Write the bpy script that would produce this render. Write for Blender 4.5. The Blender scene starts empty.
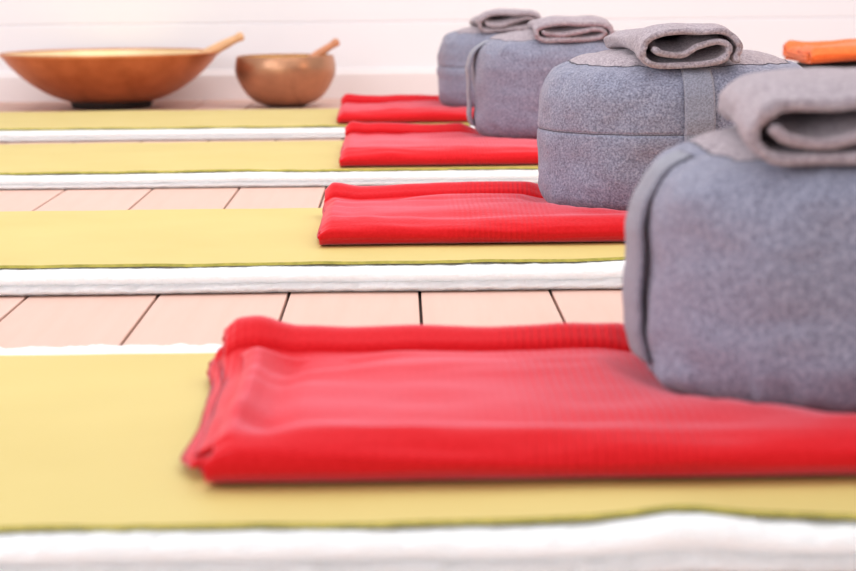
import bpy, bmesh, math, random
from mathutils import Vector, Matrix, noise
random.seed(7)
S = bpy.context.scene
C = S.collection
PI = math.pi

# ---------------------------------------------------------------- materials
def new_mat(name):
    m = bpy.data.materials.new(name); m.use_nodes = True
    nt = m.node_tree; b = nt.nodes['Principled BSDF']
    return m, nt, b
def nd(nt, t, **kw):
    n = nt.nodes.new(t)
    for k, v in kw.items():
        if k in n.inputs.keys(): n.inputs[k].default_value = v
        else: setattr(n, k, v)
    return n
def coords(nt, scale=(1, 1, 1)):
    tc = nd(nt, 'ShaderNodeTexCoord'); mp = nd(nt, 'ShaderNodeMapping')
    mp.inputs['Scale'].default_value = scale
    nt.links.new(tc.outputs['Object'], mp.inputs['Vector']); return mp.outputs['Vector']
def ramp(nt, fac, stops):
    r = nd(nt, 'ShaderNodeValToRGB'); e = r.color_ramp.elements
    while len(e) < len(stops): e.new(0.5)
    for i, (p, c) in enumerate(stops):
        e[i].position = p; e[i].color = (c[0], c[1], c[2], 1)
    nt.links.new(fac, r.inputs['Fac']); return r.outputs['Color']
def bump(nt, b, h, strength, dist, prev=None):
    n = nd(nt, 'ShaderNodeBump'); n.inputs['Strength'].default_value = strength
    n.inputs['Distance'].default_value = dist
    nt.links.new(h, n.inputs['Height'])
    if prev is not None: nt.links.new(prev, n.inputs['Normal'])
    nt.links.new(n.outputs['Normal'], b.inputs['Normal']); return n.outputs['Normal']
def noise_tex(nt, vec, scale, detail=3, rough=.6):
    n = nd(nt, 'ShaderNodeTexNoise'); n.inputs['Scale'].default_value = scale
    n.inputs['Detail'].default_value = detail; n.inputs['Roughness'].default_value = rough
    nt.links.new(vec, n.inputs['Vector']); return n.outputs['Fac']

def cloth_mat(name, stops, scale, bstr=.5, bdist=.002, sheen=.3, sheen_tint=(1, 1, 1), rough=.95, stretch=(1, 1, 1)):
    m, nt, b = new_mat(name)
    v = coords(nt, stretch)
    f = noise_tex(nt, v, scale, 4, .7)
    nt.links.new(ramp(nt, f, stops), b.inputs['Base Color'])
    b.inputs['Roughness'].default_value = rough
    b.inputs['Specular IOR Level'].default_value = .12
    b.inputs['Sheen Weight'].default_value = sheen
    b.inputs['Sheen Roughness'].default_value = .5
    b.inputs['Sheen Tint'].default_value = (*sheen_tint, 1)
    bump(nt, b, f, bstr, bdist)
    return m

M_WOOL = cloth_mat('grey_wool_felt', [(.30, (.112, .114, .162)), (.48, (.215, .219, .296)), (.68, (.375, .38, .48))],
                   330, .7, .002, .22, (1, .92, .94))
M_TOWEL = cloth_mat('grey_boiled_wool', [(.30, (.19, .158, .180)), (.5, (.36, .302, .335)), (.70, (.56, .48, .525))],
                    300, .8, .002, .22, (1, .9, .92))
M_STRAP = cloth_mat('grey_webbing', [(.35, (.16, .16, .20)), (.65, (.30, .296, .365))], 420, .6, .0015, .3)
M_STITCH = cloth_mat('seam_thread', [(.3, (.055, .05, .062)), (.7, (.12, .11, .135))], 300, .3, .001, .1)
M_FLEECE = cloth_mat('white_wool_fleece', [(.3, (.95, .935, .93)), (.6, (.975, .97, .97))], 120, .8, .005, .2)
_b = M_FLEECE.node_tree.nodes['Principled BSDF']
_b.inputs['Subsurface Weight'].default_value = 1; _b.inputs['Subsurface Radius'].default_value = (1, .95, .92); _b.inputs['Subsurface Scale'].default_value = .035
M_ORANGE = cloth_mat('orange_cotton', [(.3, (.78, .135, .028)), (.7, (.90, .19, .045))], 120, .4, .002, .2)
M_DARK = cloth_mat('dark_brown_felt', [(.3, (.030, .018, .016)), (.7, (.055, .034, .03))], 200, .4, .002, .1)

def red_mat():
    m, nt, b = new_mat('red_waffle_cotton')
    v = coords(nt)
    sep = nd(nt, 'ShaderNodeSeparateXYZ'); nt.links.new(v, sep.inputs[0])
    # ribs: fine waffle weave that shows in broad woven bands across the blanket
    def math_n(op, a, bb=None, val=None):
        n = nd(nt, 'ShaderNodeMath', operation=op)
        nt.links.new(a, n.inputs[0])
        if bb is not None: nt.links.new(bb, n.inputs[1])
        elif val is not None: n.inputs[1].default_value = val
        return n.outputs[0]
    ribx = math_n('SINE', math_n('MULTIPLY', sep.outputs['X'], val=2 * PI / .0066))
    riby = math_n('SINE', math_n('MULTIPLY', sep.outputs['Y'], val=2 * PI / .0085))
    ribz = math_n('SINE', math_n('MULTIPLY', sep.outputs['Z'], val=2 * PI / .0085))
    bandx = math_n('SINE', math_n('MULTIPLY', math_n('ADD', sep.outputs['X'], val=-.055), val=2 * PI / .33))
    band = nd(nt, 'ShaderNodeMapRange'); nt.links.new(bandx, band.inputs['Value'])
    band.inputs['From Min'].default_value = .15; band.inputs['From Max'].default_value = .75
    band.inputs['To Min'].default_value = .12; band.inputs['To Max'].default_value = 1
    w = math_n('ADD', ribx, math_n('MULTIPLY', math_n('ADD', riby, ribz), val=.08))
    h = math_n('MULTIPLY', w, band.outputs[0])
    f = noise_tex(nt, v, 260, 3, .6)
    nt.links.new(ramp(nt, f, [(.3, (.58, .0045, .008)), (.7, (.65, .009, .0145))]), b.inputs['Base Color'])
    b.inputs['Roughness'].default_value = .9
    b.inputs['Specular IOR Level'].default_value = .2
    b.inputs['Sheen Weight'].default_value = .52
    b.inputs['Sheen Roughness'].default_value = .42
    b.inputs['Sheen Tint'].default_value = (1, .50, .62, 1)
    p = bump(nt, b, f, .35, .0015)
    bump(nt, b, h, .42, .0009, p)
    return m
M_RED = red_mat()

def mat_mat():
    m, nt, b = new_mat('yellow_yoga_mat_foam')
    v = coords(nt)
    f = noise_tex(nt, v, 500, 2, .5); g = noise_tex(nt, v, 5, 2, .5)
    nt.links.new(ramp(nt, g, [(.3, (.605, .475, .155)), (.7, (.64, .508, .175))]), b.inputs['Base Color'])
    b.inputs['Roughness'].default_value = .62
    b.inputs['Specular IOR Level'].default_value = .4
    bump(nt, b, f, .35, .0008)
    return m
M_MAT = mat_mat()
def edge_mat():
    m, nt, b = new_mat('mat_cut_edge')
    v = coords(nt); f = noise_tex(nt, v, 90, 3, .6)
    nt.links.new(ramp(nt, f, [(.3, (.30, .27, .05)), (.7, (.52, .44, .09))]), b.inputs['Base Color'])
    b.inputs['Roughness'].default_value = .9; return m
M_EDGE = edge_mat()

def wood_floor():
    m, nt, b = new_mat('pale_pink_floor_boards')
    v = coords(nt, (9, .55, 1))
    f = noise_tex(nt, v, 6, 5, .62)
    oi = nd(nt, 'ShaderNodeTexCoord')
    sep = nd(nt, 'ShaderNodeSeparateXYZ'); nt.links.new(oi.outputs['Object'], sep.inputs[0])
    q = nd(nt, 'ShaderNodeMath', operation='ADD'); nt.links.new(sep.outputs['X'], q.inputs[0]); q.inputs[1].default_value = .136 + .1545 * 40
    d = nd(nt, 'ShaderNodeMath', operation='DIVIDE'); nt.links.new(q.outputs[0], d.inputs[0]); d.inputs[1].default_value = .1545
    fl = nd(nt, 'ShaderNodeMath', operation='FLOOR'); nt.links.new(d.outputs[0], fl.inputs[0])
    wn = nd(nt, 'ShaderNodeTexWhiteNoise', noise_dimensions='1D'); nt.links.new(fl.outputs[0], wn.inputs['W'])
    mx = nd(nt, 'ShaderNodeMix', data_type='RGBA'); 
    nt.links.new(ramp(nt, f, [(.25, (.66, .41, .325)), (.55, (.70, .455, .375)), (.8, (.72, .48, .405))]), mx.inputs[6])
    nt.links.new(ramp(nt, wn.outputs['Value'], [(0, (.66, .42, .34)), (1, (.73, .48, .41))]), mx.inputs[7])
    mx.inputs[0].default_value = .45
    nt.links.new(mx.outputs[2], b.inputs['Base Color'])
    b.inputs['Roughness'].default_value = .5; b.inputs['Specular IOR Level'].default_value = .25
    bump(nt, b, f, .12, .001)
    return m
M_FLOOR = wood_floor()
def plain(name, col, rough=.6, metal=0, scale=40, var=.06, spec=.5):
    m, nt, b = new_mat(name)
    v = coords(nt); f = noise_tex(nt, v, scale, 3, .6)
    nt.links.new(ramp(nt, f, [(.3, tuple(c * (1 - var) for c in col)), (.7, tuple(min(1, c * (1 + var)) for c in col))]), b.inputs['Base Color'])
    b.inputs['Roughness'].default_value = rough; b.inputs['Metallic'].default_value = metal
    b.inputs['Specular IOR Level'].default_value = spec
    return m
M_GAP = plain('dark_floor_gap', (.030, .018, .014), .9)
M_WALL = plain('white_wall_paint', (.90, .892, .918), .55, 0, 3, .01)
M_BASE = plain('white_baseboard_paint', (.86, .79, .785), .5, 0, 3, .01)
def bronze(name, lo, hi, rough):
    m, nt, b = new_mat(name)
    v = coords(nt); f = noise_tex(nt, v, 14, 4, .6); g = noise_tex(nt, v, 60, 2, .5)
    nt.links.new(ramp(nt, f, [(.3, lo), (.7, hi)]), b.inputs['Base Color'])
    b.inputs['Metallic'].default_value = .85; b.inputs['Roughness'].default_value = rough
    bump(nt, b, g, .12, .002); return m
M_BRONZE = bronze('copper_bowl_outside', (.52, .165, .050), (.68, .25, .085), .33)
M_BRONZE2 = bronze('bronze_bowl_outside', (.42, .21, .12), (.58, .29, .165), .33)
M_BRASS = bronze('brass_bowl_inside', (.90, .66, .34), (.96, .76, .46), .34)
M_FOOT = plain('blackened_bowl_foot', (.018, .010, .008), .7, 0, 50, .3)
M_WOODLT = plain('pale_beech_wood', (.74, .43, .22), .5, 0, 30, .15)
M_WOODRD = plain('reddish_wood', (.60, .25, .125), .5, 0, 30, .15)

# ---------------------------------------------------------------- helpers
def mesh_obj(name, verts, faces, mat, parent=None, smooth=True, loc=None, rz=0):
    me = bpy.data.meshes.new(name); me.from_pydata(verts, [], faces); me.update()
    bm = bmesh.new(); bm.from_mesh(me); bmesh.ops.recalc_face_normals(bm, faces=bm.faces); bm.to_mesh(me); bm.free()
    if smooth: me.polygons.foreach_set('use_smooth', [True] * len(me.polygons))
    o = bpy.data.objects.new(name, me); C.objects.link(o)
    if isinstance(mat, (list, tuple)):
        for mm in mat: me.materials.append(mm)
    else: me.materials.append(mat)
    if parent: o.parent = parent
    if loc: o.location = loc
    o.rotation_euler.z = rz
    return o
def tag(o, label, cat, group=None):
    o['label'] = label; o['category'] = cat
    if group: o['group'] = group
    return o
def empty(name, loc, rz=0):
    o = bpy.data.objects.new(name, None); C.objects.link(o); o.location = loc; o.rotation_euler.z = rz
    o.empty_display_size = .05; return o
def nz(x, y, z=0, s=1.0, oct=2):
    v = 0; a = 1
    for i in range(oct):
        v += a * noise.noise(Vector((x * s, y * s, z * s + 7.3 * i))); a *= .5; s *= 2.03
    return v
def lerp(a, b, t): return a + (b - a) * t
def sstep(a, b, x):
    t = max(0, min(1, (x - a) / (b - a))); return t * t * (3 - 2 * t)
def catmull(pts, n):
    out = []
    P = [Vector(p) for p in pts]
    P = [P[0] * 2 - P[1]] + P + [P[-1] * 2 - P[-2]]
    for i in range(1, len(P) - 2):
        for k in range(n):
            t = k / n; a, b, c, d = P[i - 1], P[i], P[i + 1], P[i + 2]
            out.append(.5 * ((2 * b) + (c - a) * t + (2 * a - 5 * b + 4 * c - d) * t * t + (3 * b - a - 3 * c + d) * t ** 3))
    out.append(P[-2].copy()); return out
def ribbon_section(path, th):
    """closed outline of a strip of thickness th around a 2-D path, rounded ends"""
    n = len(path); L = []; R = []
    for i, p in enumerate(path):
        t = (path[min(i + 1, n - 1)] - path[max(i - 1, 0)]).normalized()
        nrm = Vector((-t.y, t.x))
        L.append(p + nrm * th / 2); R.append(p - nrm * th / 2)
    def cap(p, a, sgn):
        d = a - p; out = []
        for k in (1, 2, 3):
            ang = sgn * PI * k / 4
            out.append(p + Vector((d.x * math.cos(ang) - d.y * math.sin(ang), d.x * math.sin(ang) + d.y * math.cos(ang))))
        return out
    e = cap(path[-1], L[-1], -1); s = cap(path[0], R[0], -1)
    return L + e + R[::-1] + s
def sweep(verts, faces, rings, caps=True):
    """rings: list of equal-length closed loops of 3-D points"""
    b = len(verts); m = len(rings[0])
    for r in rings: verts.extend([tuple(p) for p in r])
    for i in range(len(rings) - 1):
        for k in range(m):
            a = b + i * m + k; c = b + i * m + (k + 1) % m
            faces.append((a, c, c + m, a + m))
    return b, m
def strip_cap(faces, base, m, n):
    """close the end of a ribbon ring (L n points, cap 3, R n points, cap 3)"""
    L = [base + i for i in range(n)]; e = [base + n + i for i in range(3)]
    R = [base + n + 3 + i for i in range(n)][::-1]; s = [base + 2 * n + 3 + i for i in range(3)]
    for i in range(n - 1): faces.append((L[i], L[i + 1], R[i + 1], R[i]))
    faces.append((L[-1], e[0], e[1], e[2], R[-1])); faces.append((R[0], s[0], s[1], s[2], L[0]))

# ---------------------------------------------------------------- room shell
XL, XR, Y0, YW = -3.2, 3.2, -.6, 6.42
PW, PX = .1545, -.1355
verts, faces = [], []
def box(verts, faces, x0, x1, y0, y1, z0, z1, bev=0):
    b = len(verts)
    if bev:
        verts += [(x0, y0, z0), (x1, y0, z0), (x1, y1, z0), (x0, y1, z0),
                  (x0, y0, z1 - bev), (x1, y0, z1 - bev), (x1, y1, z1 - bev), (x0, y1, z1 - bev),
                  (x0 + bev, y0, z1), (x1 - bev, y0, z1), (x1 - bev, y1, z1), (x0 + bev, y1, z1)]
        faces += [(b, b + 3, b + 2, b + 1)]
        for lo, hi in ((0, 4), (4, 8)):
            for k in range(4):
                faces.append((b + lo + k, b + lo + (k + 1) % 4, b + hi + (k + 1) % 4, b + hi + k))
        faces.append((b + 8, b + 9, b + 10, b + 11))
    else:
        verts += [(x, y, z) for z in (z0, z1) for x, y in ((x0, y0), (x1, y0), (x1, y1), (x0, y1))]
        faces += [(b, b + 3, b + 2, b + 1), (b + 4, b + 5, b + 6, b + 7)]
        for k in range(4): faces.append((b + k, b + (k + 1) % 4, b + 4 + (k + 1) % 4, b + 4 + k))
G = .0036
k0 = math.floor((XL - PX) / PW); k1 = math.ceil((XR - PX) / PW)
for k in range(k0, k1):
    x = PX + k * PW
    box(verts, faces, x + G / 2, x + PW - G / 2, Y0, YW, -.02, 0, .0008)
nplank = len(faces)
box(verts, faces, PX + k0 * PW, PX + k1 * PW, Y0, YW, -.03, -.0075)
fl = mesh_obj('floor', verts, faces, [M_FLOOR, M_GAP], smooth=False)
for p in fl.data.polygons[nplank:]: p.material_index = 1
fl['kind'] = 'structure'
# back wall of wide horizontal boards with a shadow line between them
verts, faces = [], []
BH = .148; z = .086
prof = []
while z < 2.5:
    prof += [(0, z + .002), (0, z + BH - .006), (.0045, z + BH - .003), (.0045, z + BH - .0005)]
    z += BH
prof = [(0, 0)] + prof
n = len(prof)
for x in (XL, XR):
    verts += [(x, YW + d, zz) for d, zz in prof] + [(x, YW + .08, prof[-1][1]), (x, YW + .08, 0)]
m = n + 2
for k in range(m): faces.append((k, (k + 1) % m, m + (k + 1) % m, m + k))
faces.append(tuple(range(m))); faces.append(tuple(range(2 * m - 1, m - 1, -1)))
w = mesh_obj('wall_back', verts, faces, M_WALL, smooth=False); w['kind'] = 'structure'
verts, faces = [], []
bp = [(0, 0), (-.016, 0), (-.016, .074), (-.013, .080), (-.010, .082), (-.006, .090), (0, .092)]
for x in (XL, XR): verts += [(x, YW + d, zz) for d, zz in bp]
m = len(bp)
for k in range(m): faces.append((k, (k + 1) % m, m + (k + 1) % m, m + k))
faces.append(tuple(range(m))); faces.append(tuple(range(2 * m - 1, m - 1, -1)))
w = mesh_obj('baseboard_back', verts, faces, M_BASE, smooth=False); w['kind'] = 'structure'

# ---------------------------------------------------------------- fleece underblankets and yoga mats
X0, X1 = -1.55, .78
def edge_bump(x, y, near, amp, cx, wd):
    return amp * math.exp(-((x - cx) / wd) ** 2) * (1 - sstep(.0, .11, y - near))
def fleece(name, y0, y1, h, seed, res, bumpf, label):
    """a double-folded thick white wool blanket: two soft lobes at the long edges"""
    yc = (y0 + y1) / 2
    half = []
    lay = h * .42
    # outline from the near bottom, up over the top, to the far bottom (y offset outwards, z)
    def lobe(z0, z1, out, k):
        return [(out * math.sin(PI * t / k), lerp(z0, z1, t / k)) for t in range(k + 1)]
    near = [(-.006, .0)] + lobe(.001, lay, .012, 7) + lobe(lay + .0008, h, .010, 11)[0:]
    sec = [(y0 + .012 - o, z) for o, z in near]
    ny = max(10, int((y1 - y0) / .05))
    mid = [(lerp(y0 + .03, y1 - .03, i / ny), h) for i in range(ny + 1)]
    far = [(y1 - .012 + o, z) for o, z in near][::-1]
    sec = sec + mid + far
    verts, faces, rings = [], [], []
    nx = int((X1 - X0) / res)
    for i in range(nx + 1):
        x = X0 + (X1 - X0) * i / nx
        ring = []
        for (y, z) in sec:
            e = max(0, 1 - min(y - y0, y1 - y) / .05); e = min(1, e)
            wav = .006 * nz(x, seed, 0, 4) * e
            d = (.0030 * nz(x, y * 3 + z * 6, seed, 55, 2) + .0020 * nz(x, y + z, seed, 170, 1)) * e if z > .0009 else 0
            zz = z
            if z > .0009:
                zz = z + bumpf(x, y) * (z / h) + .8 * d + .0012 * nz(x, y, seed, 9, 1) * (z / h)
                zz = min(zz, z + .004 + bumpf(x, y))
            ring.append((x, y + wav + (-d if y < yc else d), max(0.0006 if z > .0009 else 0, zz)))
        rings.append(ring)
    b, m = sweep(verts, faces, rings)
    faces.append(tuple(range(b, b + m))); faces.append(tuple(range(b + nx * m + m - 1, b + nx * m - 1, -1)))
    o = mesh_obj(name, verts, faces, M_FLEECE)
    tag(o, label, 'blanket', 'white fleece underblankets')
    return o
def yoga_mat(y0, y1, z, seed, res, bumpf, label):
    root = empty('yoga_mat', (0, (y0 + y1) / 2, z)); yc = (y0 + y1) / 2
    t = .0042
    ys = [y0 + i * .012 for i in range(10)] + [lerp(y0 + .13, y1, i / 14) for i in range(15)]
    nx = int((X1 - .03 - X0) / res)
    top, bot = [], []
    def P(x, y, dz):
        wav = .0045 * nz(x, seed + 3, 0, 3.2) * (1 - sstep(0, .2, y - y0))
        zz = bumpf(x, y) + .0010 * nz(x, y, seed + 9, 6, 2) + .0016 * (1 - sstep(0, .02, y - y0)) * nz(x, 4, seed, 14)
        return (x, y + wav - yc, max(zz, -.0008) + dz)
    nxs = [X0 + .02 + (X1 - .03 - X0) * i / nx for i in range(nx + 1)]
    verts = [P(x, y, t) for x in nxs for y in ys]; m = len(ys)
    faces = [(i * m + k, i * m + k + 1, (i + 1) * m + k + 1, (i + 1) * m + k) for i in range(nx) for k in range(m - 1)]
    o = mesh_obj('mat_surface', verts, faces, M_MAT, root)
    # rim: cut edge all round plus underside
    verts, faces = [], []
    loop = [(x, ys[0]) for x in nxs] + [(nxs[-1], y) for y in ys[1:]] + [(x, ys[-1]) for x in nxs[::-1][1:]] + [(nxs[0], y) for y in ys[::-1][1:-1]]
    m = len(loop)
    for dz in (t, .0006): verts += [P(x, y, dz) for x, y in loop]
    faces = [(k, (k + 1) % m, m + (k + 1) % m, m + k) for k in range(m)]
    mesh_obj('mat_edge', verts, faces, M_EDGE, root, smooth=True)
    tag(root, label, 'yoga mat', 'yellow yoga mats')
    return root

ROWS = [  # fleece near, far, height, mat near, far, mesh step, edge swelling
    dict(f=(1.234, 1.935), h=.0300, m=(1.257, 1.853), res=.0030, b=(.0085, .175, .045)),
    dict(f=(2.425, 3.060), h=.0295, m=(2.456, 3.040), res=.0040, b=(.004, .30, .06)),
    dict(f=(3.685, 4.395), h=.0240, m=(3.722, 4.375), res=.0060, b=(.002, -.3, .1)),
    dict(f=(4.790, 5.470), h=.0240, m=(4.830, 5.450), res=.0080, b=(.002, .1, .1)),
]
ORD = ['nearest', 'second nearest', 'third nearest', 'farthest']
LF = ['thick white fleece blanket under the nearest yellow mat, along the bottom of the photo',
      'white fleece blanket under the second mat, its double edge just beyond the dark-lined floor boards',
      'white fleece blanket under the third yellow mat, behind the second strip of bare boards',
      'white fleece blanket under the farthest yellow mat, the one before the bowls']
LM = ['large yellow yoga mat in the foreground, nearest of the four',
      'yellow yoga mat lying second from the front, beyond the first strip of bare boards',
      'yellow yoga mat third from the front, close up against the farthest mat',
      'farthest yellow yoga mat, lying just in front of the two metal bowls']
for i, r in enumerate(ROWS):
    bf = lambda x, y, r=r: edge_bump(x, y, r['f'][0], *r['b'])
    fleece('fleece_blanket', r['f'][0], r['f'][1], r['h'], 11 + i * 5, r['res'], bf, LF[i])
    yoga_mat(r['m'][0], r['m'][1], r['h'] + .001, 31 + i * 3, .008, bf, LM[i])
    r['top'] = r['h'] + .006

# ---------------------------------------------------------------- folded red blankets
def folded_blanket(name, x0, x1, y0, depth, zb, seed, res, mat, label, group=None, th=.0072, ridge=1.0, cushion=None, tall=1.0, skew=0, rag=1):
    """a blanket folded over twice: an outer U with its fold towards the viewer and an
    inner C whose fold stands up along the far side"""
    D = depth; g = th * 1.14 * tall
    outer = [(D - .02, .5 * th), (D * .6, .5 * th), (.10, .5 * th), (.03, .5 * th), (.010, .8 * th), (.001, 1.55 * th), (-.001, 2.5 * th * tall), (.009, 3.45 * th * tall),
             (.026, .5 * th + 3.15 * g), (.06, .5 * th + 3.3 * g), (D * .5, .5 * th + 3.2 * g), (D - .12, .5 * th + 3.15 * g), (D - .062, .5 * th + 2.9 * g), (D - .045, .5 * th + 2.5 * g)]
    inner = [(.030, .5 * th + g), (.10, .5 * th + g), (D * .55, .5 * th + 1.02 * g), (D - .05, .5 * th + 1.0 * g), (D - .012, .5 * th + 1.2 * g), (D + .004, .5 * th + (2.4 + .4 * ridge) * g),
             (D - .002, .5 * th + (3.1 + 1.0 * ridge) * g), (D - .018, .5 * th + (3.2 + 1.1 * ridge) * g), (D - .034, .5 * th + (2.6 + .7 * ridge) * g), (D - .055, .5 * th + 2.05 * g), (D * .5, .5 * th + 2.05 * g), (.10, .5 * th + 2.05 * g), (.036, .5 * th + 2.0 * g)]
    root = empty(name, ((x0 + x1) / 2, y0 + D / 2, zb))
    ox, oy = (x0 + x1) / 2, y0 + D / 2
    for li, (pn, pts, xo, sd) in enumerate((('outer_fold', outer, 0, 0), ('inner_fold', inner, -.010, 3))):
        path = catmull([(a, b) for a, b in pts], 7)
        sec = ribbon_section(path, th); n = len(path)
        verts, faces, rings = [], [], []
        nx = int((x1 - x0) / res)
        for i in range(nx + 1):
            u = i / nx
            ring = []
            for j, p in enumerate(sec):
                y, z = p.x, p.y
                # ragged left edge, every turn of the cloth ends at a different place
                xl = x0 + rag * (xo + .004 * nz(y, z * 22, seed + sd, 9, 2) + (.006 if z > 3 * th else 0) - .010 * sstep(.02, .06, y) * (1 - sstep(1.6 * th, 2.6 * th, z))) + .004 * nz(y, seed, 1, 6, 2) - .012 * rag * sstep(D - .13, D, y)
                x = lerp(xl, x1, u)
                hgt = z / (4 * th)
                top = sstep(.35, .8, hgt)
                wr = .0045 * nz(x * .8, y * 2.0, seed, 7, 3) + .0035 * nz(x * .5 + y * .4, y * 3.2, seed + 5, 9, 2)
                if li == 1: wr = .0040 * nz(x * .8, y * 1.5, seed, 7, 2) + .003 * nz(x, seed, 2, 12, 2) * sstep(D - .09, D - .02, y)
                sag = -.012 * math.exp(-((x - x0 - .06) / .05) ** 2) * math.exp(-((y - D + .085) / .05) ** 2) * top if li == 0 else 0
                fold = (.0045 * math.exp(-((x - x0 - .014) / .010) ** 2) - .0050 * math.exp(-((x - x0 - .040) / .014) ** 2)) * top * sstep(.0, .06, y) * rag * (1 - .75 * sstep(D - .09, D - .04, y))
                lift = fold + .006 * math.exp(-((x - x0) / .035) ** 2) * sstep(D - .10, D, y) * top
                dz = (wr * top + sag + lift) - .30 * z * (1 - sstep(-.002, .018, x - xl)) ** 2 * (.4 + .6 * (1 - rag * .6))
                dy = .007 * nz(x, seed + 2, 0, 3.5, 2) * (.3 + .7 * hgt) + .0015 * nz(x, z * 20, seed, 9, 2) * (1 - sstep(.0, .05, y)) + skew * (x - x0)
                if cushion:
                    cx, cy, cr, cz = cushion
                    rr = math.hypot(x - cx, y + y0 - cy)
                    press = 1 - sstep(cr * .92, cr * 1.2, rr)
                    zmax = cz - zb - .0012 - (3.9 * th - min(z, 3.9 * th)) * .8
                    zz = z + dz
                    if zz > zmax: zz = lerp(zz, zmax, press)
                else: zz = z + dz
                ring.append((x - ox, y + dy - D / 2, max(.0003, zz)))
            rings.append(ring)
        b, m = sweep(verts, faces, rings)
        strip_cap(faces, b, m, n); strip_cap(faces, b + nx * m, m, n)
        mesh_obj(pn, verts, faces, mat, root)
    tag(root, label, 'blanket', group); return root

CR = .188
CUSH = [  # x, y, bottom z, height, handle angle (deg, 270 = towards the viewer), waist seam
    dict(x=.380, y=1.606, zb=.058, h=.197, ha=190, seam=False, seed=3, R=.197, rz=0),
    dict(x=.373, y=2.838, zb=.060, h=.211, ha=272, st=.0010, seam=True, seed=8, R=.184, rz=0),
    dict(x=.325, y=4.160, zb=.055, h=.209, ha=192, seam=False, seed=15, R=.184, rz=0),
    dict(x=.274, y=5.110, zb=.055, h=.197, ha=60, seam=True, seed=21, R=.180, rz=0),
]
LB = ['big folded red blanket on the nearest mat, under the largest grey cushion',
      'folded red blanket second from the front, under the sharply focused grey cushion',
      'folded red blanket third from the front, its near edge above a thin yellow strip',
      'farthest folded red blanket, smallest in view, to the right of the small bowl']
BL = [(-.133, .80, 1.341, .395, 1.0, .0024, 1), (-.105, .74, 2.585, .365, .9, .003, .25), (-.112, .72, 3.740, .50, 1.5, .005, .2), (-.150, .70, 4.860, .42, 1.3, .006, .2)]
for i, (a, b_, y, d, rg, res, rag) in enumerate(BL):
    c = CUSH[i]
    folded_blanket('folded_blanket', a, b_, y, d, ROWS[i]['top'], 41 + 7 * i, res, M_RED, LB[i], 'folded red blankets', ridge=rg, rag=rag, th=.0074 if i < 2 else .0068,
                   cushion=(c['x'], c['y'], c['R'], c['zb']))

# ---------------------------------------------------------------- round grey cushions
SIDE = [(.0, .0), (.60, .0), (.82, .003), (.905, .018), (.955, .052), (.985, .11), (.998, .21), (1.0, .36), (1.0, .54), (.996, .66), (.978, .75), (.945, .815), (.895, .864), (.840, .891), (.785, .908)]
TOP = [(.785, .908), (.762, .920), (.68, .948), (.52, .976), (.28, .995), (.0, 1.0)]
def plan(a, n=2.6):
    return 1 / (abs(math.cos(a)) ** n + abs(math.sin(a)) ** n) ** (1 / n)
def prof_top(c):
    R, h = c['R'], c['h']
    pts = [(r * R, z * h) for r, z in SIDE[7:] + TOP[1:]]
    def f(r):
        if r >= R: return .36 * h
        for (r0, z0), (r1, z1) in zip(pts, pts[1:]):
            if r1 <= r <= r0 and r0 > r1: return lerp(z0, z1, (r0 - r) / (r0 - r1))
        return pts[-1][1]
    return f
def shape_r(a, z, c, hfrac):
    """radial factor and small folds at angle a"""
    s = c['seed']; ca, sa = math.cos(a), math.sin(a)
    big = .010 * nz(ca * 1.1 + s, sa * 1.1, hfrac * 1.2, 1.3, 2)
    gather = 0
    for z0, wd in ((.06, .09), (.90, .10)):
        gather += math.exp(-((hfrac - z0) / wd) ** 2)
    pl = .0062 * gather * nz(ca * 6 + s, sa * 6, hfrac * 1.5, 1.9, 2)
    wrinkle = .0026 * nz(ca * 2.2, sa * 2.2 + s, hfrac * 3.2, 2.2, 2)
    return big + pl + wrinkle
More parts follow.
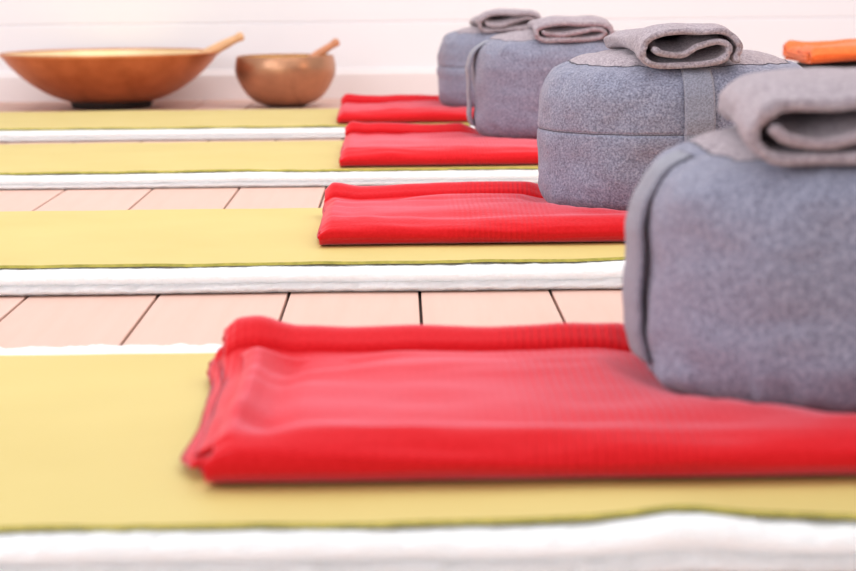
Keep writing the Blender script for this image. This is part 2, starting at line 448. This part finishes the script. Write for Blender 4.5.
def cushion(c, label):
    R, h, s = c['R'], c['h'], c['seed']
    root = empty('meditation_cushion', (c['x'], c['y'], c['zb']), c['rz'])
    na = 200 if s < 10 else 120
    def pos(a, r, zf):
        z = zf * h
        dr = shape_r(a, z, c, zf) * sstep(.3, .8, r)
        rr = r * R * lerp(1, plan(a + c.get('tw', 0)), sstep(.2, .7, r)) + dr
        if c['seam']: 
            rr -= .0022 * math.exp(-((zf - .50) / .012) ** 2) * (1 if .3 < zf < .7 else 0)
            rr += .0025 * math.exp(-((zf - .42) / .06) ** 2) 
        zz = z
        if zf > .8: zz += .0030 * nz(math.cos(a) * r * 2 + s, math.sin(a) * r * 2, 0, 2.2, 2) + .0016 * nz(math.cos(a) * 4 + s, math.sin(a) * 4, 3, 2, 2) * math.exp(-((r - .77) / .08) ** 2)
        if zf < .02: zz = max(0, zz)
        return (rr * math.cos(a), rr * math.sin(a), zz)
    sp = catmull([(a, b) for a, b in SIDE], 6)
    if c['seam']:
        extra = [Vector((1.0, .50 + k * .004)) for k in range(-5, 6)]
        sp = [p for p in sp if abs(p.y - .5) > .024] + extra
        sp = [p for p in catmull([(a, b) for a, b in SIDE], 6) if p.y < .476] + extra + [p for p in catmull([(a, b) for a, b in SIDE], 6) if p.y > .524]
    verts, faces = [], []
    for p in sp[1:]:
        for k in range(na): verts.append(pos(2 * PI * k / na, p.x, max(0, p.y)))
    verts.append((0, 0, 0)); ci = len(verts) - 1
    nr = len(sp) - 1
    for i in range(nr - 1):
        for k in range(na):
            faces.append((i * na + k, i * na + (k + 1) % na, (i + 1) * na + (k + 1) % na, (i + 1) * na + k))
    for k in range(na): faces.append((ci, (k + 1) % na, k))
    mesh_obj('side_panel', verts, faces, M_WOOL, root)
    tp = catmull([(a, b) for a, b in TOP], 6)
    verts, faces = [], []
    for p in tp[:-1]:
        for k in range(na): verts.append(pos(2 * PI * k / na, p.x, p.y))
    nr = len(tp) - 1
    ctr = pos(0, 0, 1); verts.append(ctr); ci = len(verts) - 1
    for i in range(nr - 1):
        for k in range(na):
            faces.append((i * na + k, i * na + (k + 1) % na, (i + 1) * na + (k + 1) % na, (i + 1) * na + k))
    for k in range(na): faces.append(((nr - 1) * na + k, (nr - 1) * na + (k + 1) % na, ci))
    mesh_obj('top_panel', verts, faces, M_TOWEL, root)  # lighter, pinker wool than the side: light on the top put into the colour
    # the dark sewn seam between top and side, sunk into its crease
    verts, faces, rings = [], [], []
    for k in range(na):
        a = 2 * PI * k / na; p = Vector(pos(a, .787, .9075)); o = Vector((math.cos(a), math.sin(a), 0)); up = Vector((0, 0, 1))
        rings.append([p + (o * math.cos(t) + up * math.sin(t)) * c.get('st', .0007) for t in [2 * PI * j / 6 for j in range(6)]])
    rings.append(rings[0]); sweep(verts, faces, rings); mesh_obj('top_seam', verts, faces, M_STITCH, root)
    if c['seam']:
        verts, faces, rings = [], [], []
        for k in range(na):
            a = 2 * PI * k / na; p = Vector(pos(a, 1.0, .50)); o = Vector((math.cos(a), math.sin(a), 0)); up = Vector((0, 0, 1))
            rings.append([p + (o * math.cos(t) + up * math.sin(t)) * .0006 for t in [2 * PI * j / 6 for j in range(6)]])
        rings.append(rings[0]); sweep(verts, faces, rings); mesh_obj('waist_seam', verts, faces, M_STITCH, root)
    # carry handle: a flat webbing band sewn on at the top and bottom seams
    A = math.radians(c['ha']); hw = c.get('hw', .0195)
    t0, t1 = .10, .893
    lift = c.get('lift', .007)
    verts, faces, rings = [], [], []
    sp2 = catmull([(a, b) for a, b in SIDE], 6)
    def prof_r(zf):
        for p, q in zip(sp2, sp2[1:]):
            if p.y <= zf <= q.y and q.y > p.y: return lerp(p.x, q.x, (zf - p.y) / (q.y - p.y))
        return 1
    N = 44
    for i in range(N + 1):
        t = i / N; zf = lerp(t0, t1, t)
        r = prof_r(zf); st = lift * math.sin(PI * t) ** .6 + .0012
        bend = c.get('bend', 0) * math.sin(PI * t)
        ring = []
        for (wd, th) in ((-1, 0), (-1, 1), (-.82, 1.45), (0, 1.0), (.82, 1.45), (1, 1), (1, 0), (0, 0)):
            q = pos(A + wd * hw / R, r, zf); qd = Vector((math.cos(A), math.sin(A), 0))
            tn = Vector((-math.sin(A), math.cos(A), 0))
            base = Vector(pos(A, r, zf))
            # the webbing stays flatter than the round cushion beneath it
            f = Vector(q).lerp(base + tn * wd * hw, .75)
            f += qd * (st + th * .0032) + tn * bend
            ring.append(f)
        rings.append(ring)
    b, m = sweep(verts, faces, rings)
    faces.append(tuple(range(b, b + m))); faces.append(tuple(range(b + N * m + m - 1, b + N * m - 1, -1)))
    ho = mesh_obj('carry_handle', verts, faces, M_STRAP, root)
    tag(root, label, 'cushion', 'grey meditation cushions')
    return root
CUSH[0].update(lift=.0055, hw=.022); CUSH[2].update(lift=.010, hw=.017)
LC = ['large round grey felt cushion in the right foreground, cut off by the photo edge',
      'round grey speckled cushion with a front strap and waist seam, in sharpest focus',
      'grey cushion third from the front, with a strap standing off its left side',
      'farthest grey cushion, small and pale, partly hidden behind the third cushion']
for c, l in zip(CUSH, LC): cushion(c, l)

# ---------------------------------------------------------------- folded grey cloths on the cushions
def rolled_cloth(c, cx, ynear, length, W, hn, rz, seed, label, th=.0085, back=.42, over=.85):
    f = prof_top(c)
    p0 = [(W - .002, .010), (W + .003, .024), (W - .003, .038), (W - .022, .0465), (W * .55, .0475), (.03, .046), (.010, .040), (.000, .026), (.004, .011), (.018, .0045), (.05, .0045),
          (W - .045, .006), (W - .022, .0105), (W - .011, .0195), (W - .014, .0295), (W - .030, .0335), (W - .052, .0285), (.052, .0175), (.026, .0195), (.0145, .0255)]
    path = catmull(p0, 6); n = len(path)
    root = empty('folded_cloth', (cx, ynear + length / 2, c['zb'] + c['h']))
    NV = 46; verts, faces, rings = [], [], []
    ca, sa = math.cos(rz), math.sin(rz)
    for j in range(NV + 1):
        t = j / NV
        sc = lerp(1, back, sstep(0, .55, t)) * hn
        sec = ribbon_section([Vector((p.x, p.y * sc)) for p in path], th)
        ring = []
        for q in sec:
            u = q.x - W / 2; w = q.y
            # the turns of the cloth end at slightly different depths
            v = t * length + .006 * nz(u * 8, w * 40, seed, 2, 2) * (1 - 2 * t) 
            u2 = u + .004 * nz(v, w * 9, seed + 2, 9, 2)
            X = cx + u2 * ca - v * sa; Y = ynear + u2 * sa + v * ca
            r = math.hypot(X - c['x'], Y - c['y']) / plan(math.atan2(Y - c['y'], X - c['x']) + c.get('tw', 0))
            zc = c['zb'] + f(min(r, c['R'] * over))
            # stay above the seam bulge; the cloth bridges small dips
            x2, y2 = (cx - v * sa) - c['x'], (ynear + v * ca) - c['y']
            r2 = math.hypot(x2, y2) / plan(math.atan2(y2, x2) + c.get('tw', 0))
            zm = c['zb'] + f(min(r2, c['R'] * over))
            zc = max(zc, lerp(zm, zc, .5)) + .0025
            ring.append((X - cx, Y - ynear - length / 2, zc + w + .0030 * nz(u2 * 2, v * 2, seed, 9, 2) * min(1, w / .03) - c['zb'] - c['h']))
        rings.append(ring)
    b, m = sweep(verts, faces, rings)
    strip_cap(faces, b, m, n); strip_cap(faces, b + NV * m, m, n)
    o = mesh_obj('folded_wool', verts, faces, M_TOWEL)
    bpy.data.objects.remove(root)
    o.name = 'folded_cloth'; o.data.name = 'folded_cloth'; o.location = (cx, ynear + length / 2, c['zb'] + c['h'])
    tag(o, label, 'cloth', 'folded grey cloths on the cushions')
    return o
rolled_cloth(CUSH[0], .322, 1.436, .26, .154, .92, -.06, 5, 'folded grey cloth drooping over the largest cushion, cut off at the right edge', over=.82, back=.78)
rolled_cloth(CUSH[1], .370, 2.664, .27, .122, 1.0, .08, 9, 'loosely rolled grey cloth with dark open loops on the sharply focused cushion', th=.0076)
rolled_cloth(CUSH[2], .330, 4.000, .24, .142, .72, .00, 14, 'flat folded grey cloth on the third cushion from the front')
rolled_cloth(CUSH[3], .258, 4.970, .24, .142, .88, .05, 19, 'small folded grey cloth on the farthest cushion, highest up in the photo')

# ---------------------------------------------------------------- singing bowls and mallets
def lathe(prof, na=96):
    verts, faces = [], []
    for r, z in prof:
        for k in range(na): verts.append((r * math.cos(2 * PI * k / na), r * math.sin(2 * PI * k / na), z))
    for i in range(len(prof) - 1):
        for k in range(na): faces.append((i * na + k, i * na + (k + 1) % na, (i + 1) * na + (k + 1) % na, (i + 1) * na + k))
    return verts, faces
def bowl(loc, outer, wall, foot, m_out, label):
    root = empty('singing_bowl', loc)
    pr = catmull(outer, 6); rim = pr[-1]
    v, f = lathe([(p.x, p.y) for p in pr]); mesh_obj('bowl_body', v, f, m_out, root)
    inn = [(max(.001, p.x - wall), p.y + wall * (1 - i / len(pr))) for i, p in enumerate(pr)]
    v, f = lathe(inn); mesh_obj('bowl_inside', v, f, M_BRASS, root)
    r0, z0 = rim.x, rim.y
    rp = [(r0 - wall, z0 - .001)] + [(r0 - wall / 2 + (wall / 2 + .0012) * math.cos(t), z0 + .0035 * math.sin(t)) for t in [PI - PI * k / 8 for k in range(9)]] + [(r0 + .001, z0 - .004), (r0 - .0002, z0 - .006)]
    v, f = lathe(rp); mesh_obj('bowl_rim', v, f, m_out, root)
    fr, fh = foot
    v, f = lathe([(.001, .0), (fr - .004, .0), (fr, .004), (fr + .003, fh * .6), (fr + .008, fh), (fr - .02, fh + .004), (.001, fh + .002)]); mesh_obj('bowl_foot', v, f, M_FOOT, root)
    tag(root, label, 'bowl', 'singing bowls'); return root
B1 = (-.842, 6.070, 0); B2 = (-.334, 6.040, 0)
bowl(B1, [(.002, .014), (.07, .014), (.122, .021), (.170, .037), (.218, .064), (.260, .096), (.292, .128), (.316, .158)], .006, (.114, .022), M_BRONZE,
     'wide copper-brown singing bowl on a black foot, at the left by the wall')
bowl(B2, [(.002, .004), (.045, .004), (.080, .012), (.108, .031), (.129, .060), (.1425, .090), (.1455, .114), (.142, .138), (.1395, .144)], .005, (.055, .006), M_BRONZE2,
     'small deep bronze singing bowl between the wide bowl and the red blankets')
def mallet(p0, p1, r0, r1, mat, label):
    """turned wooden stick leaning in a bowl: a rounded grip and a thicker striking end"""
    a, b = Vector(p0), Vector(p1); L = (b - a).length
    root = empty('wooden_mallet', a); q = (b - a).to_track_quat('Z', 'Y'); root.rotation_mode = 'QUATERNION'; root.rotation_quaternion = q
    pr = [(.001, L * .30), (r0, L * .30), (r0 * .94, L * .5), (lerp(r0, r1, .4), L * .75), (r1 * .9, L * .90), (r1 * 1.08, L * .965), (r1 * .75, L * .995), (.0008, L)]
    v, f = lathe([(p.x, p.y) for p in catmull(pr[1:], 5)], 20); mesh_obj('grip', v, f, mat, root)
    pr = [(.001, 0), (r0 * 1.0, .003), (r0 * 1.25, .014), (r0 * 1.3, L * .16), (r0 * 1.22, L * .27), (r0, L * .305), (.001, L * .306)]
    v, f = lathe([(max(.0005, p.x), p.y) for p in catmull(pr, 4)], 20); mesh_obj('striker', v, f, mat, root)
    return tag(root, label, 'mallet', 'mallets in the bowls')
mallet((-.700, 6.03, .088), (-.452, 6.03, .207), .0155, .0125, M_WOODLT, 'pale wooden mallet leaning on the rim of the wide bowl')
mallet((-.405, 6.02, .044), (-.180, 6.07, .187), .0130, .0115, M_WOODRD, 'reddish wooden mallet leaning out of the small bowl')

# ---------------------------------------------------------------- orange blanket on a dark cushion, far right
dc = dict(x=1.03, y=4.62, zb=.0, h=.180, R=.22)
verts, faces = lathe([(max(.001, p.x * dc['R']), max(0, p.y) * dc['h']) for p in catmull(SIDE + TOP[1:], 4)], 90)
o = mesh_obj('round_cushion', verts, faces, M_DARK, None, True, (dc['x'], dc['y'], 0))
tag(o, 'dark brown round cushion carrying the orange blanket, mostly hidden behind the grey cushions', 'cushion')
ob = folded_blanket('orange_blanket', .875, 1.30, 4.45, .30, .1865, 77, .006, M_ORANGE, 'folded orange blanket at the right edge, behind the sharply focused grey cushion', None, th=.0074, ridge=.1, rag=.2); ob.rotation_euler.y = -.05

# ---------------------------------------------------------------- light
W = bpy.data.worlds.new('daylight'); S.world = W; W.use_nodes = True
nt = W.node_tree; bg = nt.nodes['Background']
tc = nt.nodes.new('ShaderNodeTexCoord'); sp = nt.nodes.new('ShaderNodeSeparateXYZ'); nt.links.new(tc.outputs['Generated'], sp.inputs[0])
mr = nt.nodes.new('ShaderNodeMapRange'); nt.links.new(sp.outputs['Z'], mr.inputs['Value'])
mr.inputs['From Min'].default_value = -.1; mr.inputs['From Max'].default_value = .9
rp = nt.nodes.new('ShaderNodeValToRGB'); nt.links.new(mr.outputs[0], rp.inputs['Fac'])
e = rp.color_ramp.elements; e[0].position = 0; e[0].color = (.70, .68, .70, 1); e[1].position = 1; e[1].color = (1, .985, .99, 1)
nt.links.new(rp.outputs['Color'], bg.inputs['Color']); bg.inputs['Strength'].default_value = 1.0
def area(name, loc, target, size, power, col):
    l = bpy.data.lights.new(name, 'AREA'); l.shape = 'RECTANGLE'; l.size, l.size_y = size; l.energy = power; l.color = col
    o = bpy.data.objects.new(name, l); C.objects.link(o); o.location = loc
    o.rotation_euler = (Vector(target) - Vector(loc)).to_track_quat('-Z', 'Y').to_euler(); return o
area('window_light', (-3.0, 1.8, 1.5), (.2, 2.8, .1), (2.6, 1.5), 45, (.86, .92, 1))
area('front_fill_light', (-2.0, -1.1, 1.1), (.1, 2.4, 0), (1.8, 1.4), 34, (.92, .95, 1))  # added fill from the viewer's side, brightens the fleece fronts
area('ceiling_light', (.3, 3.6, 2.5), (.2, 3.9, 0), (3.2, 4.4), 62, (1, .955, .94))
area('warm_fill_light', (2.3, 3.5, .75), (.45, 2.9, .2), (.5, .5), 13, (1, .60, .36))  # added warm fill, stands in for orange bounce on the cushions' right

# ---------------------------------------------------------------- camera
F = 2080.0
p = math.atan(309.5 / F); y = math.atan(25 / F * math.cos(p)); a = math.radians(.55)
fw = Vector((math.sin(y) * math.cos(p), math.cos(y) * math.cos(p), -math.sin(p)))
rt = Vector((math.cos(y), -math.sin(y), 0)); up = rt.cross(fw)
rt, up = rt * math.cos(a) - up * math.sin(a), up * math.cos(a) + rt * math.sin(a)
cd = bpy.data.cameras.new('camera'); co = bpy.data.objects.new('camera', cd); C.objects.link(co)
mt = Matrix((rt, up, -fw)).transposed().to_4x4(); mt.translation = (0, 0, .37); co.matrix_world = mt
cd.sensor_width = 36; cd.lens = F / 856 * 36; cd.clip_start = .05; cd.clip_end = 60
cd.dof.use_dof = True; cd.dof.focus_distance = 2.74; cd.dof.aperture_fstop = 8.0
S.camera = co
S.view_settings.view_transform = 'Standard'; S.view_settings.look = 'None'
S.view_settings.exposure = 0.0; S.view_settings.gamma = 1; S.view_settings.use_curve_mapping = False
